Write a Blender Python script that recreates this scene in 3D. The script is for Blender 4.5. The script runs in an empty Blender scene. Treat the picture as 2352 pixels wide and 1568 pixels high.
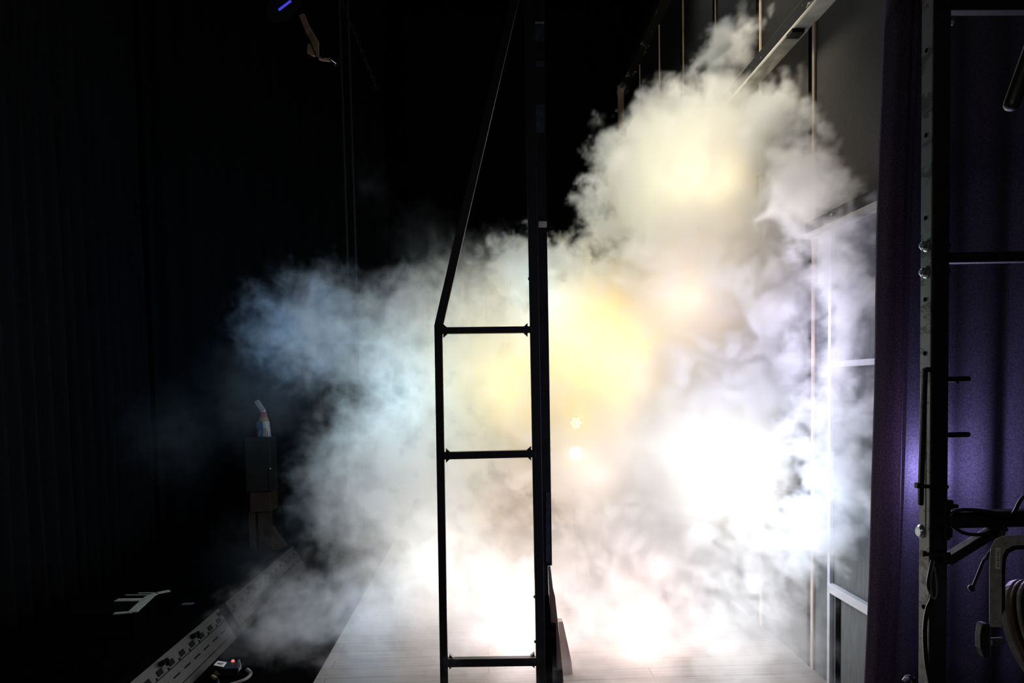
import bpy, bmesh, math, random
from mathutils import Vector, Matrix, Euler, noise
S = bpy.context.scene
C = S.collection
PI = math.pi
rad = math.radians

# ------------------------------------------------------------------ camera
FPX = 1700.0
cam_data = bpy.data.cameras.new('camera')
cam = bpy.data.objects.new('camera', cam_data)
C.objects.link(cam)
S.camera = cam
CAM_POS = Vector((0, 0, 1.6))
cam_data.sensor_fit = 'HORIZONTAL'
cam_data.sensor_width = 36.0
cam_data.lens = FPX * 36.0 / 2352
cam_data.shift_y = 0.0812
cam_data.clip_end = 60
ROT = Matrix.Rotation(rad(-2.2), 3, 'Z') @ Matrix.Rotation(rad(87.0), 3, 'X') @ Matrix.Rotation(rad(-1.05), 3, 'Z')
cam.matrix_world = Matrix.Translation(CAM_POS) @ ROT.to_4x4()


def ray(px, py):
    return ROT @ Vector(((px - 1176) / FPX, (784 - py + 0.0812 * 2352) / FPX, -1.0))


def at(px, py, Y):                      # point seen at a pixel, at depth Y along the stage
    d = ray(px, py)
    return CAM_POS + d * (Y / d.y)


def at_x(px, py, X):                    # ... on the plane x = X
    d = ray(px, py)
    return CAM_POS + d * (X / d.x)


def at_z(px, py, Z=0.0):                # ... at height Z
    d = ray(px, py)
    return CAM_POS + d * ((Z - CAM_POS.z) / d.z)


# ------------------------------------------------------------------ world, exposure
w = bpy.data.worlds.new('dark_house')
S.world = w
w.use_nodes = True
w.node_tree.nodes['Background'].inputs[0].default_value = (0.35, 0.42, 0.6, 1)
w.node_tree.nodes['Background'].inputs[1].default_value = 0.002
S.view_settings.view_transform = 'Standard'
S.view_settings.look = 'None'
S.view_settings.exposure = 0.0
S.view_settings.gamma = 1.0
S.view_settings.use_curve_mapping = False
S.cycles.volume_step_rate = 6.0
S.cycles.volume_max_steps = 200
S.cycles.volume_bounces = 2
S.cycles.max_bounces = 6
S.cycles.diffuse_bounces = 2
S.cycles.glossy_bounces = 2
S.cycles.adaptive_threshold = 0.03
S.cycles.use_auto_tile = False
S.cycles.time_limit = 1000


def lamp(name, kind, loc, energy, color, size=0.1, target=None, spot=60, blend=0.6):
    d = bpy.data.lights.new(name, kind)
    d.energy = energy
    d.color = color
    if kind in ('POINT', 'SPOT'):
        d.shadow_soft_size = size
    if kind == 'AREA':
        d.size = size
    if kind == 'SPOT':
        d.spot_size = rad(spot)
        d.spot_blend = blend
    o = bpy.data.objects.new(name, d)
    C.objects.link(o)
    o.location = loc
    if target is not None:
        o.rotation_euler = (Vector(target) - Vector(loc)).to_track_quat('-Z', 'Y').to_euler()
    return o


# in and behind smoke: key lamp at its white glow, others added unseen fills
lamp('key_lamp', 'POINT', at(1680, 1080, 4.5), 41.3, (1.0, 0.947, 0.843), 0.3)
lamp('key2_fill', 'POINT', at(1540, 1000, 5.3), 46.2, (0.822, 0.894, 1.0), 0.4)
lamp('right_fill', 'POINT', at(1770, 800, 3.75), 27.4, (0.75, 0.708, 1.0), 0.35)
lamp('rtop_fill', 'POINT', at(1830, 490, 3.85), 3.5, (1.0, 0.88, 0.75), 0.25)
lamp('right2_fill', 'POINT', at(1790, 1150, 3.7), 34.7, (0.67, 0.795, 1.0), 0.35)
lamp('amber_fill', 'POINT', at(1340, 790, 5.7), 150.0, (1.0, 0.64, 0.12), 0.5)
lamp('amber2_fill', 'POINT', at(1450, 840, 5.3), 50.0, (1.0, 0.7, 0.32), 0.5)
lamp('topr_fill', 'POINT', at(1650, 430, 5.0), 42.0, (1.0, 0.82, 0.5), 0.4)
lamp('top_fill', 'POINT', at(1540, 430, 5.5), 67.7, (1.0, 0.995, 0.661), 0.5)
lamp('plum_fill', 'POINT', at(1590, 690, 4.8), 36.0, (1.0, 0.771, 0.576), 0.45)
lamp('ctr_fill', 'POINT', at(1370, 1080, 5.4), 44.1, (1.0, 0.814, 0.775), 0.6)
lamp('capr_fill', 'POINT', at(1240, 690, 5.5), 24.9, (0.0, 0.531, 1.0), 0.5)
lamp('mid_fill', 'POINT', at(1130, 870, 6.2), 11.4, (0.87, 1.0, 0.244), 0.5)
lamp('midf_fill', 'POINT', at(1170, 880, 5.5), 32.0, (1.0, 0.7, 0.12), 0.5)
lamp('left_fill', 'POINT', at(700, 760, 6.9), 26.5, (0.089, 0.436, 1.0), 0.6)
lamp('leftm_fill', 'POINT', at(910, 900, 5.7), 40.0, (0.56, 0.84, 1.0), 0.5)
lamp('low_fill', 'POINT', at(1000, 1290, 5.4), 25.6, (1.0, 1.0, 0.943), 0.35)
lamp('low2_fill', 'POINT', at(1180, 1180, 5.6), 17.9, (1.0, 0.598, 0.285), 0.6)
lamp('lowrr_fill', 'POINT', at(1690, 1400, 4.3), 15.0, (0.9, 0.95, 1.0), 0.25)
lamp('lowf_fill', 'POINT', at(1200, 1390, 4.6), 26.9, (1.0, 0.867, 0.876), 0.2)
lamp('lowf2_fill', 'POINT', at(1480, 1420, 4.4), 16.0, (1.0, 0.76, 0.68), 0.2)
lamp('lowl_fill', 'POINT', at(850, 1370, 4.9), 5.1, (0.428, 0.683, 1.0), 0.2)
lamp('back_fill', 'SPOT', at(1200, 300, 9.6), 66.6, (0.82, 0.917, 1.0), 0.2, at(1300, 800, 5), 70, 0.7)
lamp('skyl_fill', 'SPOT', at(900, -250, 6.6), 116.8, (0.89, 0.944, 1.0), 0.2, at(1000, 750, 6), 70, 0.7)
lamp('skyr_fill', 'SPOT', at(1500, -250, 6.2), 68.3, (0.96, 1.0, 0.96), 0.2, at(1650, 400, 5), 70, 0.7)
lamp('skyf_fill', 'SPOT', at(1500, -450, 4.3), 230.0, (1.0, 0.92, 0.74), 0.2, at(1700, 500, 4.6), 70, 0.7)
lamp('purple_lamp', 'POINT', at(2156, 1085, 2.83), 9.0, (0.50, 0.44, 1.0), 0.04)
lamp('violet_fill', 'POINT', at(2152, 1080, 2.42), 3.8, (0.64, 0.53, 1.0), 0.05)  # unseen fill added behind the boom to brighten the leg curtain
lamp('panel_fill', 'SPOT', (-0.9, 0.4, 3.2), 34, (1.0, 0.93, 0.8), 0.1, (-1.9, 4.4, 0.1), 34, 0.8)  # unseen spot added to brighten the tag and socket panels
lamp('front_fill', 'POINT', (-0.4, -0.6, 2.6), 26, (1.0, 0.96, 0.88), 0.2)  # unseen front light added so the lantern yoke reads grey

# ------------------------------------------------------------------ helpers: materials
def mat(name, color, rough=0.7, metal=0.0, spec=0.3, scale=20.0, vary=0.25, bump=0.1, stretch=(1, 1, 1), emit=None, strength=0.0):
    m = bpy.data.materials.new(name)
    m.use_nodes = True
    nt = m.node_tree
    b = nt.nodes['Principled BSDF']
    b.inputs['Roughness'].default_value = rough
    b.inputs['Metallic'].default_value = metal
    b.inputs['Specular IOR Level'].default_value = spec
    tc = nt.nodes.new('ShaderNodeTexCoord')
    mp = nt.nodes.new('ShaderNodeMapping')
    mp.inputs['Scale'].default_value = stretch
    nz = nt.nodes.new('ShaderNodeTexNoise')
    nz.inputs['Scale'].default_value = scale
    nz.inputs['Detail'].default_value = 4
    rp = nt.nodes.new('ShaderNodeMapRange')
    rp.inputs['From Min'].default_value = 0.3
    rp.inputs['From Max'].default_value = 0.7
    rp.inputs['To Min'].default_value = 1 - vary
    rp.inputs['To Max'].default_value = 1 + vary
    vm = nt.nodes.new('ShaderNodeVectorMath')
    vm.operation = 'SCALE'
    vm.inputs[0].default_value = color
    bp = nt.nodes.new('ShaderNodeBump')
    bp.inputs['Strength'].default_value = bump
    bp.inputs['Distance'].default_value = 0.01
    lk = nt.links.new
    lk(tc.outputs['Object'], mp.inputs[0])
    lk(mp.outputs[0], nz.inputs['Vector'])
    lk(nz.outputs[0], rp.inputs[0])
    lk(rp.outputs[0], vm.inputs['Scale'])
    lk(vm.outputs[0], b.inputs['Base Color'])
    lk(nz.outputs[0], bp.inputs['Height'])
    lk(bp.outputs[0], b.inputs['Normal'])
    if emit:
        b.inputs['Emission Color'].default_value = (*emit, 1)
        b.inputs['Emission Strength'].default_value = strength
    return m


def scuffed(name, paint, bare, amount=0.55, scale=14, metal=0.0, rough=0.6):
    """dark paint worn through to a paler ground in streaks"""
    m = mat(name, paint, rough, metal, 0.12, vary=0.1)
    nt = m.node_tree
    b = nt.nodes['Principled BSDF']
    tc = next(n for n in nt.nodes if n.type == 'TEX_COORD')
    mp = nt.nodes.new('ShaderNodeMapping')
    mp.inputs['Scale'].default_value = (1.0, 0.35, 1.0)
    nz = nt.nodes.new('ShaderNodeTexNoise')
    nz.inputs['Scale'].default_value = scale
    nz.inputs['Detail'].default_value = 6
    nz.inputs['Roughness'].default_value = 0.7
    rp = nt.nodes.new('ShaderNodeMapRange')
    rp.inputs['From Min'].default_value = amount
    rp.inputs['From Max'].default_value = amount + 0.05
    mx = nt.nodes.new('ShaderNodeMix')
    mx.data_type = 'RGBA'
    mx.inputs[6].default_value = (*paint, 1)
    mx.inputs[7].default_value = (*bare, 1)
    lk = nt.links.new
    lk(tc.outputs['Object'], mp.inputs[0])
    lk(mp.outputs[0], nz.inputs['Vector'])
    lk(nz.outputs[0], rp.inputs[0])
    lk(rp.outputs[0], mx.inputs[0])
    lk(mx.outputs[2], b.inputs['Base Color'])
    return m


def planks(name):
    """stage boards running away from the camera, dark with pale worn grain"""
    m = mat(name, (0.03, 0.026, 0.023), 0.5, 0, 0.3)
    nt = m.node_tree
    b = nt.nodes['Principled BSDF']
    tc = next(n for n in nt.nodes if n.type == 'TEX_COORD')
    mp = nt.nodes.new('ShaderNodeMapping')
    mp.inputs['Scale'].default_value = (1, 1, 1)
    br = nt.nodes.new('ShaderNodeTexBrick')
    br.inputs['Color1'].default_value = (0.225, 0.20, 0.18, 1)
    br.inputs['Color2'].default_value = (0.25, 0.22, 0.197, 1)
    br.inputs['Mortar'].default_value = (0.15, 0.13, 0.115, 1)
    br.inputs['Scale'].default_value = 1.0
    br.inputs['Mortar Size'].default_value = 0.004
    br.inputs['Brick Width'].default_value = 1.8
    br.inputs['Row Height'].default_value = 0.14
    nz = nt.nodes.new('ShaderNodeTexNoise')
    nz.inputs['Scale'].default_value = 9
    nz.inputs['Detail'].default_value = 6
    m2 = nt.nodes.new('ShaderNodeMapping')
    m2.inputs['Scale'].default_value = (0.25, 6, 1)
    mx = nt.nodes.new('ShaderNodeMix')
    mx.data_type = 'RGBA'
    mx.blend_type = 'MULTIPLY'
    mx.inputs[0].default_value = 0.7
    lk = nt.links.new
    lk(tc.outputs['Object'], mp.inputs[0])
    lk(mp.outputs[0], br.inputs['Vector'])
    lk(tc.outputs['Object'], m2.inputs[0])
    lk(m2.outputs[0], nz.inputs['Vector'])
    rp = nt.nodes.new('ShaderNodeMapRange')
    rp.inputs['From Min'].default_value = 0.3
    rp.inputs['From Max'].default_value = 0.7
    rp.inputs['To Min'].default_value = 0.75
    rp.inputs['To Max'].default_value = 1.25
    lk(nz.outputs[0], rp.inputs[0])
    lk(br.outputs[0], mx.inputs[6])
    lk(rp.outputs[0], mx.inputs[7])
    lk(mx.outputs[2], b.inputs['Base Color'])
    return m


BLACK = mat('black_paint', (0.003, 0.003, 0.0034), 0.85, 0, 0.0)
BLACK_METAL = mat('black_powder_coat', (0.006, 0.006, 0.007), 0.55, 0, 0.25, 60, 0.3)
RUBBER = mat('black_rubber', (0.006, 0.006, 0.006), 0.5, 0, 0.3)
DARK_PLY = mat('dark_plywood', (0.010, 0.011, 0.013), 0.7, 0, 0.15, 8, 0.4)
BLUE_GREY = mat('blue_grey_reflection', (0.035, 0.05, 0.062), 0.35, 0.3, 0.5, 30, 0.5)  # bluish reflections on the ply stile, put in as colour
STRUT = scuffed('zinc_strut', (0.22, 0.23, 0.21), (0.10, 0.10, 0.09), 0.52, 25, 0.4, 0.5)
ZINC = mat('zinc_bolt', (0.42, 0.47, 0.45), 0.3, 0.9, 0.5, 40, 0.2)
STEEL = mat('bare_steel', (0.5, 0.5, 0.48), 0.35, 0.8)
PANEL_UP = mat('painted_panel', (0.058, 0.055, 0.050), 0.8, 0, 0.2, 60, 0.12, 0.05)
PANEL_LOW = mat('grey_panel', (0.115, 0.122, 0.118), 0.8, 0, 0.2, 50, 0.15, 0.05, (1, 1, 0.15))
RAW_WOOD = mat('raw_batten', (0.42, 0.34, 0.25), 0.7, 0, 0.2, 18, 0.35, 0.1, (1, 1, 0.3))
WHITE_BATTEN = mat('white_batten', (0.40, 0.40, 0.41), 0.6, 0, 0.25, 20, 0.08, 0.03)
GAP = mat('dark_gap', (0.003, 0.003, 0.003), 0.9, 0, 0)
BEAM = scuffed('scuffed_beam', (0.010, 0.0095, 0.009), (0.40, 0.38, 0.34), 0.615, 13)
BEAM_EDGE = scuffed('bright_edge_strip', (0.55, 0.52, 0.45), (0.12, 0.11, 0.10), 0.58, 9)
PANEL_BLACK = mat('black_panel', (0.010, 0.0095, 0.009), 0.8, 0, 0.1, 60, 0.2)
BEAM_FACE = mat('grey_beam_underside', (0.26, 0.26, 0.235), 0.5, 0, 0.3, 9, 0.3)
DRAPE = mat('black_drape', (0.003, 0.0035, 0.0045), 0.95, 0, 0.05, 90, 0.3, 0.1, (1, 1, 0.3))
VELVET = mat('purple_black_velour', (0.050, 0.036, 0.055), 0.9, 0, 0.08, 160, 0.45, 0.12)
SERGE = mat('blue_black_serge', (0.050, 0.046, 0.062), 0.9, 0, 0.08, 140, 0.35, 0.12)
RACEWAY = mat('grey_raceway', (0.015, 0.0143, 0.013), 0.55, 0.0, 0.3, 40, 0.15)
SOCKET = mat('socket_black', (0.0015, 0.0015, 0.0015), 0.7, 0, 0.05)
PALE_EDGE = mat('pale_edging', (0.30, 0.29, 0.25), 0.7, 0, 0.2, 60, 0.25)
BROWN_WOOD = mat('brown_timber', (0.16, 0.11, 0.085), 0.75, 0, 0.2, 20, 0.4, 0.2, (1, 1, 0.12))
PINK_WOOD = mat('pale_pine', (0.48, 0.34, 0.28), 0.7, 0, 0.2, 15, 0.3, 0.2, (1, 1, 0.12))
TAN = mat('tan_metal', (0.16, 0.105, 0.06), 0.6, 0, 0.3, 14, 0.5)
WHITE_PLASTIC = mat('white_plastic', (0.24, 0.23, 0.21), 0.4, 0, 0.4)
CREAM = mat('cream_cloth', (0.18, 0.155, 0.13), 0.8)
RED = mat('red_band', (0.18, 0.03, 0.03), 0.5)
ORANGE = mat('yellow_band', (0.22, 0.12, 0.03), 0.5)
NAVY = mat('navy_print', (0.03, 0.05, 0.09), 0.5)
CASE = mat('dark_case', (0.012, 0.011, 0.009), 0.7, 0, 0.2, 30, 0.3)
CARD = mat('brown_card', (0.035, 0.022, 0.016), 0.8, 0, 0.1)
PAPER = mat('white_paper', (0.75, 0.73, 0.68), 0.8, 0, 0.2, 30, 0.03, 0.02)
INK = mat('ink', (0.12, 0.11, 0.11), 0.8)
CABLE_GREY = mat('grey_cable', (0.11, 0.11, 0.105), 0.5)
BRASS = mat('brass_plug', (0.5, 0.42, 0.16), 0.35, 0.5)
GLOW_RED = mat('red_indicator', (0.3, 0.02, 0.02), 0.4, emit=(1, 0.25, 0.25), strength=0.8)
GLOW_BLUE = mat('blue_lit_lens', (0.02, 0.02, 0.1), 0.4, emit=(0.05, 0.05, 0.85), strength=0.8)
LED_YELLOW = mat('yellow_led', (0.5, 0.4, 0.1), 0.4, emit=(1.0, 0.80, 0.07), strength=45)
LED_WARM = mat('warm_led', (0.6, 0.5, 0.3), 0.4, emit=(1.0, 0.88, 0.5), strength=26)
LAMP_GREY = mat('worn_lamp_grey', (0.26, 0.255, 0.24), 0.5, 0.1, 0.35, 50, 0.3)
LAMP_BODY = mat('black_lamp_body', (0.010, 0.010, 0.010), 0.45, 0, 0.4)
RUST = mat('worn_brown_edge', (0.12, 0.075, 0.05), 0.5, 0, 0.4)
LABEL = mat('sticker', (0.55, 0.55, 0.52), 0.6, 0, 0.3, 30, 0.05)
ROPE = mat('hemp_rope', (0.014, 0.015, 0.016), 0.9)

# ------------------------------------------------------------------ helpers: shapes
def add_box(bm, lo, hi, rot=None, origin=None):
    lo, hi = Vector(lo), Vector(hi)
    mx = Matrix.Translation((lo + hi) / 2) @ Matrix.Diagonal((*(hi - lo), 1))
    if rot is not None:
        o = Vector(origin)
        mx = Matrix.Translation(o) @ rot.to_4x4() @ Matrix.Translation(-o) @ mx
    return bmesh.ops.create_cube(bm, size=1, matrix=mx)['verts']


def add_bar(bm, p0, p1, wx, wy, up=(0, 1, 0), bevel=0.0):
    """rectangular bar from p0 to p1; wy is its size along UP, wx across"""
    p0, p1, up = Vector(p0), Vector(p1), Vector(up)
    z = (p1 - p0).normalized()
    x = up.cross(z).normalized()
    y = z.cross(x)
    rot = Matrix((x, y, z)).transposed().to_4x4()
    mx = Matrix.Translation((p0 + p1) / 2) @ rot @ Matrix.Diagonal((wx, wy, (p1 - p0).length, 1))
    r = bmesh.ops.create_cube(bm, size=1, matrix=mx)
    if bevel:
        es = list({e for v in r['verts'] for e in v.link_edges})
        bmesh.ops.bevel(bm, geom=es, offset=bevel, segments=2, affect='EDGES', profile=0.5)


def add_tube(bm, pts, r, n=10, caps=True):
    pts = [Vector(p) for p in pts]
    rings = []
    a = None
    for i, p in enumerate(pts):
        t = (pts[min(i + 1, len(pts) - 1)] - pts[max(i - 1, 0)]).normalized()
        if a is None:
            a = t.orthogonal().normalized()
        a = (a - t * a.dot(t)).normalized()
        b = t.cross(a)
        rr = r[i] if isinstance(r, (list, tuple)) else r
        rings.append([bm.verts.new(p + (a * math.cos(2 * PI * k / n) + b * math.sin(2 * PI * k / n)) * rr) for k in range(n)])
    for q0, q1 in zip(rings, rings[1:]):
        for k in range(n):
            bm.faces.new((q0[k], q0[(k + 1) % n], q1[(k + 1) % n], q1[k]))
    if caps:
        bm.faces.new(list(reversed(rings[0])))
        bm.faces.new(rings[-1])


def add_lathe(bm, origin, axis, prof, n=32, up=None):
    """prof: (distance along axis, radius)"""
    origin, axis = Vector(origin), Vector(axis).normalized()
    a = axis.orthogonal().normalized() if up is None else Vector(up)
    b = axis.cross(a)
    rings = []
    for h, r in prof:
        rings.append([bm.verts.new(origin + axis * h + (a * math.cos(2 * PI * k / n) + b * math.sin(2 * PI * k / n)) * max(r, 1e-4)) for k in range(n)])
    for q0, q1 in zip(rings, rings[1:]):
        for k in range(n):
            bm.faces.new((q0[k], q0[(k + 1) % n], q1[(k + 1) % n], q1[k]))
    bm.faces.new(list(reversed(rings[0])))
    bm.faces.new(rings[-1])


def add_prism(bm, poly, d):
    """poly: list of points in a plane, pushed along vector d"""
    d = Vector(d)
    f = [bm.verts.new(Vector(p)) for p in poly]
    k = [bm.verts.new(Vector(p) + d) for p in poly]
    n = len(f)
    bm.faces.new(f)
    bm.faces.new(list(reversed(k)))
    for i in range(n):
        bm.faces.new((f[i], k[i], k[(i + 1) % n], f[(i + 1) % n]))


def smooth_path(pts, n=8):
    """Catmull-Rom through the points"""
    P = [Vector(p) for p in pts]
    P = [P[0] * 2 - P[1]] + P + [P[-1] * 2 - P[-2]]
    out = []
    for i in range(1, len(P) - 2):
        a, b, c, d = P[i - 1:i + 3]
        for k in range(n):
            t = k / n
            out.append(0.5 * ((2 * b) + (c - a) * t + (2 * a - 5 * b + 4 * c - d) * t * t + (3 * b - a - 3 * c + d) * t ** 3))
    out.append(P[-2])
    return out


def obj(name, bm, m, parent=None, smooth=False, bevel=0.0):
    bmesh.ops.recalc_face_normals(bm, faces=bm.faces)
    me = bpy.data.meshes.new(name)
    bm.to_mesh(me)
    bm.free()
    o = bpy.data.objects.new(name, me)
    C.objects.link(o)
    for q in (m if isinstance(m, (list, tuple)) else (m,)):
        me.materials.append(q)
    if parent is not None:
        o.parent = parent
        o.matrix_parent_inverse = Matrix.Translation(-parent.location)
    if smooth:
        me.shade_smooth()
        es = o.modifiers.new('split', 'EDGE_SPLIT')
        es.split_angle = rad(40)
    if bevel:
        bv = o.modifiers.new('bevel', 'BEVEL')
        bv.width = bevel
        bv.segments = 2
        bv.limit_method = 'ANGLE'
    return o


def thing(name, label, cat, loc=(0, 0, 0), group=None):
    o = bpy.data.objects.new(name, None)
    C.objects.link(o)
    o.location = loc
    return tag(o, label, cat, group)


def tag(o, label, cat, group=None):
    o['label'] = label
    o['category'] = cat
    if group:
        o['group'] = group
    return o


def B():
    return bmesh.new()


def struct(name, bm, m, label=None):
    o = obj(name, bm, m)
    o['kind'] = 'structure'
    return o


def boxobj(name, lo, hi, m, parent=None, bevel=0.0):
    bm = B()
    add_box(bm, lo, hi)
    return obj(name, bm, m, parent, bevel=bevel)


# ------------------------------------------------------------------ the stage itself
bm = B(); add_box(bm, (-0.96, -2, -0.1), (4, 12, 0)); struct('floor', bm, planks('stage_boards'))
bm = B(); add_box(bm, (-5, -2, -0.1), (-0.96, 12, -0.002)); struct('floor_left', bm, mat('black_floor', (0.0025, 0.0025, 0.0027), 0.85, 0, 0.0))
bm = B(); add_box(bm, (-5, 12, -0.1), (4, 12.2, 8)); struct('wall_back', bm, BLACK)
bm = B(); add_box(bm, (-5, -2, 7.5), (4, 12.2, 7.7)); struct('ceiling', bm, BLACK)
bm = B(); add_box(bm, (-5.2, -2, -0.1), (-5, 12.2, 7.7)); struct('wall_left', bm, BLACK)
bm = B(); add_box(bm, (4, -2, -0.1), (4.2, 12.2, 7.7)); struct('wall_right', bm, BLACK)

# ------------------------------------------------------------------ scenery flats along the stage-left side
WX = 1.80                                # their face towards the stage
edges = [3.06, 3.95, 4.72, 5.61, 6.51, 7.37, 8.27, 9.2]
flat_labels = [
    'grey scenery flat with white battens beside the purple curtain edge',
    'tall grey scenery flat with a pale upright, second behind the purple curtain',
    'dark scenery flat behind smoke, third back from the purple curtain',
    'dark scenery flat behind smoke, fourth back from the purple curtain',
    'dark scenery flat behind smoke, fifth back from the purple curtain',
    'dark scenery flat with a worn pale edge, sixth back from the purple curtain',
    'dark scenery flat farthest back along the stage, mostly behind smoke']
HT = 5.4
for i in range(7):
    y0, y1 = edges[i], edges[i + 1]
    t = thing('scenery_flat', flat_labels[i], 'scenery flat', (WX, (y0 + y1) / 2, 0), 'scenery flats along the side of the stage')
    if i == 0:
        boxobj('upper_panel', (WX + 0.002, y0, 2.44), (WX + 0.02, y1 - 0.004, HT), PANEL_UP, t)
        boxobj('lower_panel', (WX + 0.002, y0, 0), (WX + 0.02, y1 - 0.004, 2.38), PANEL_LOW, t)
        for nm, z0, z1, mm, dx in (('rail', 1.665, 1.695, WHITE_BATTEN, 0.022), ('rail', 0.500, 0.545, WHITE_BATTEN, 0.03)):
            boxobj(nm, (WX - dx, y0, z0), (WX + 0.002, y1 - 0.21, z1), mm, t, 0.002)['label'] = 'white rail'
        boxobj('stile', (WX - 0.018, 3.735, 0), (WX + 0.002, 3.765, 2.37), WHITE_BATTEN, t, 0.002)['label'] = 'white upright batten'
        boxobj('gap_strip', (WX - 0.003, 3.655, 0), (WX + 0.002, 3.70, 0.495), GAP, t)
        boxobj('ledge', (WX - 0.06, y0, 2.38), (WX + 0.02, y1 - 0.004, 2.44), BEAM, t, 0.003)
        boxobj('ledge_trim', (WX - 0.066, y0, 2.355), (WX + 0.002, y1 - 0.004, 2.378), BEAM_FACE, t)
    else:
        boxobj('panel', (WX + 0.002, y0, 0), (WX + 0.02, y1 - 0.004, 3.55), PANEL_UP, t)
        boxobj('upper_panel', (WX + 0.002, y0, 3.552), (WX + 0.02, y1 - 0.004, HT), PANEL_BLACK, t)
        boxobj('stile', (WX - 0.010, y0 + 0.0, 0), (WX + 0.002, y0 + (0.03 if i == 1 else 0.02), 3.50), RAW_WOOD, t, 0.002)['label'] = 'pale raw wood stile'
        if i > 1:
            boxobj('stile', (WX - 0.009, y0 + 0.0, 3.60), (WX + 0.002, y0 + 0.018, HT - 0.28), RAW_WOOD, t, 0.002)['label'] = 'pale raw wood stile'
        boxobj('gap_strip', (WX - 0.004, y0 + 0.036, 0), (WX + 0.002, y0 + 0.085, HT - 0.28), GAP, t)
# beams running along the flats
t = thing('side_beam', 'scuffed steel beam running diagonally down into the top of the smoke', 'beam', (WX, 3.3, 3.5), 'beams on the flats')
boxobj('web', (WX - 0.085, 3.06, 3.505), (WX - 0.014, 9.0, 3.595), BEAM, t, 0.003)
boxobj('flange', (WX - 0.09, 3.06, 3.492), (WX + 0.0, 9.0, 3.503), BEAM_FACE, t)['label'] = 'pale lower flange'  # smoke light from below put into the grey of the underside
boxobj('edge', (WX - 0.0885, 3.06, 3.503), (WX - 0.085, 9.0, 3.516), BEAM_EDGE, t)['label'] = 'bright edge'  # thin pale strip along the lower edge of the web
boxobj('clamp', (WX - 0.1, 4.02, 3.47), (WX - 0.03, 4.10, 3.492), BLACK_METAL, t, 0.003)
t = thing('side_beam', 'dark worn beam high above, left of the hanging pale uprights', 'beam', (WX, 4.5, 5.1), 'beams on the flats')
boxobj('web', (WX - 0.09, 4.0, 5.12), (WX - 0.014, 9.15, 5.22), BEAM, t, 0.003)
boxobj('flange', (WX - 0.1, 4.0, 5.10), (WX + 0.0, 9.15, 5.118), BEAM, t)
boxobj('edge', (WX - 0.103, 4.0, 5.10), (WX - 0.1, 9.15, 5.112), BEAM, t)
t = thing('side_beam', 'thin pale rail glimpsed through the middle of the orange smoke', 'beam', (WX, 5.0, 2.65), 'beams on the flats')
boxobj('web', (WX - 0.04, 4.85, 2.655), (WX - 0.014, 9.0, 2.69), BEAM_FACE, t, 0.002)  # pale colour paints the glint along a thin pipe


# ------------------------------------------------------------------ drapes
def drape(name, path, z0, z1, m, label, nfold, amp, seed, sway=0.0, thick=0.008, nz=14):
    """hanging cloth following PATH (x, y pairs), gathered in NFOLD folds"""
    rnd = random.Random(seed)
    n = nfold * 8
    P = [Vector((*p, 0)) for p in path]
    L = [0]
    for a, b in zip(P, P[1:]):
        L.append(L[-1] + (b - a).length)
    ph = [rnd.uniform(-0.9, 0.9) for _ in range(nfold + 2)]
    am = [rnd.uniform(0.45, 1.3) for _ in range(nfold + 2)]
    bm = B()
    grid = []
    for i in range(n + 1):
        u = i / n
        s = u * L[-1]
        k = max(j for j in range(len(P) - 1) if L[j] <= s + 1e-9)
        f = (s - L[k]) / (L[k + 1] - L[k])
        p = P[k].lerp(P[k + 1], f)
        d = (P[k + 1] - P[k]).normalized()
        nrm = Vector((-d.y, d.x, 0))
        c = u * nfold
        q = int(c)
        col = []
        for j in range(nz + 1):
            v = j / nz
            g = 1.0 - 0.45 * v
            w_ = am[q] * (1 - (c - q)) + am[q + 1] * (c - q)
            h = ph[q] * (1 - (c - q)) + ph[q + 1] * (c - q)
            off = math.sin(2 * PI * c + h * (1.2 - 0.6 * v)) * amp * w_ * g
            off += 0.012 * noise.noise(Vector((c * 1.7, v * 4.0, seed)))
            e = d * (sway * math.sin(v * 2.3 + seed) * 0.5)
            col.append(bm.verts.new(p + nrm * off + e + Vector((0, 0, z0 + (z1 - z0) * v))))
        grid.append(col)
    for i in range(n):
        for j in range(nz):
            bm.faces.new((grid[i][j], grid[i + 1][j], grid[i + 1][j + 1], grid[i][j + 1]))
    o = obj(name, bm, m)
    o.data.shade_smooth()
    sd = o.modifiers.new('cloth', 'SOLIDIFY')
    sd.thickness = thick
    return tag(o, label, 'curtain')


# masking along the dark side of the stage
drape('stage_curtain', [(-3.05, 3.9), (-3.25, 7.3)], 0.01, 7.0, DRAPE, 'long black side curtain in dim folds, left of the grey floor panels', 17, 0.055, 3)
drape('stage_curtain', [(-3.3, 7.6), (-1.2, 9.8)], 0.01, 7.0, DRAPE, 'black curtain far behind the haze and the stacked dark case', 12, 0.06, 5)
drape('stage_curtain', [(-1.0, 10.6), (1.55, 10.6)], 0.01, 7.0, BLACK, 'black backdrop curtain at the far end behind the steel frame', 12, 0.06, 7)


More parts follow.
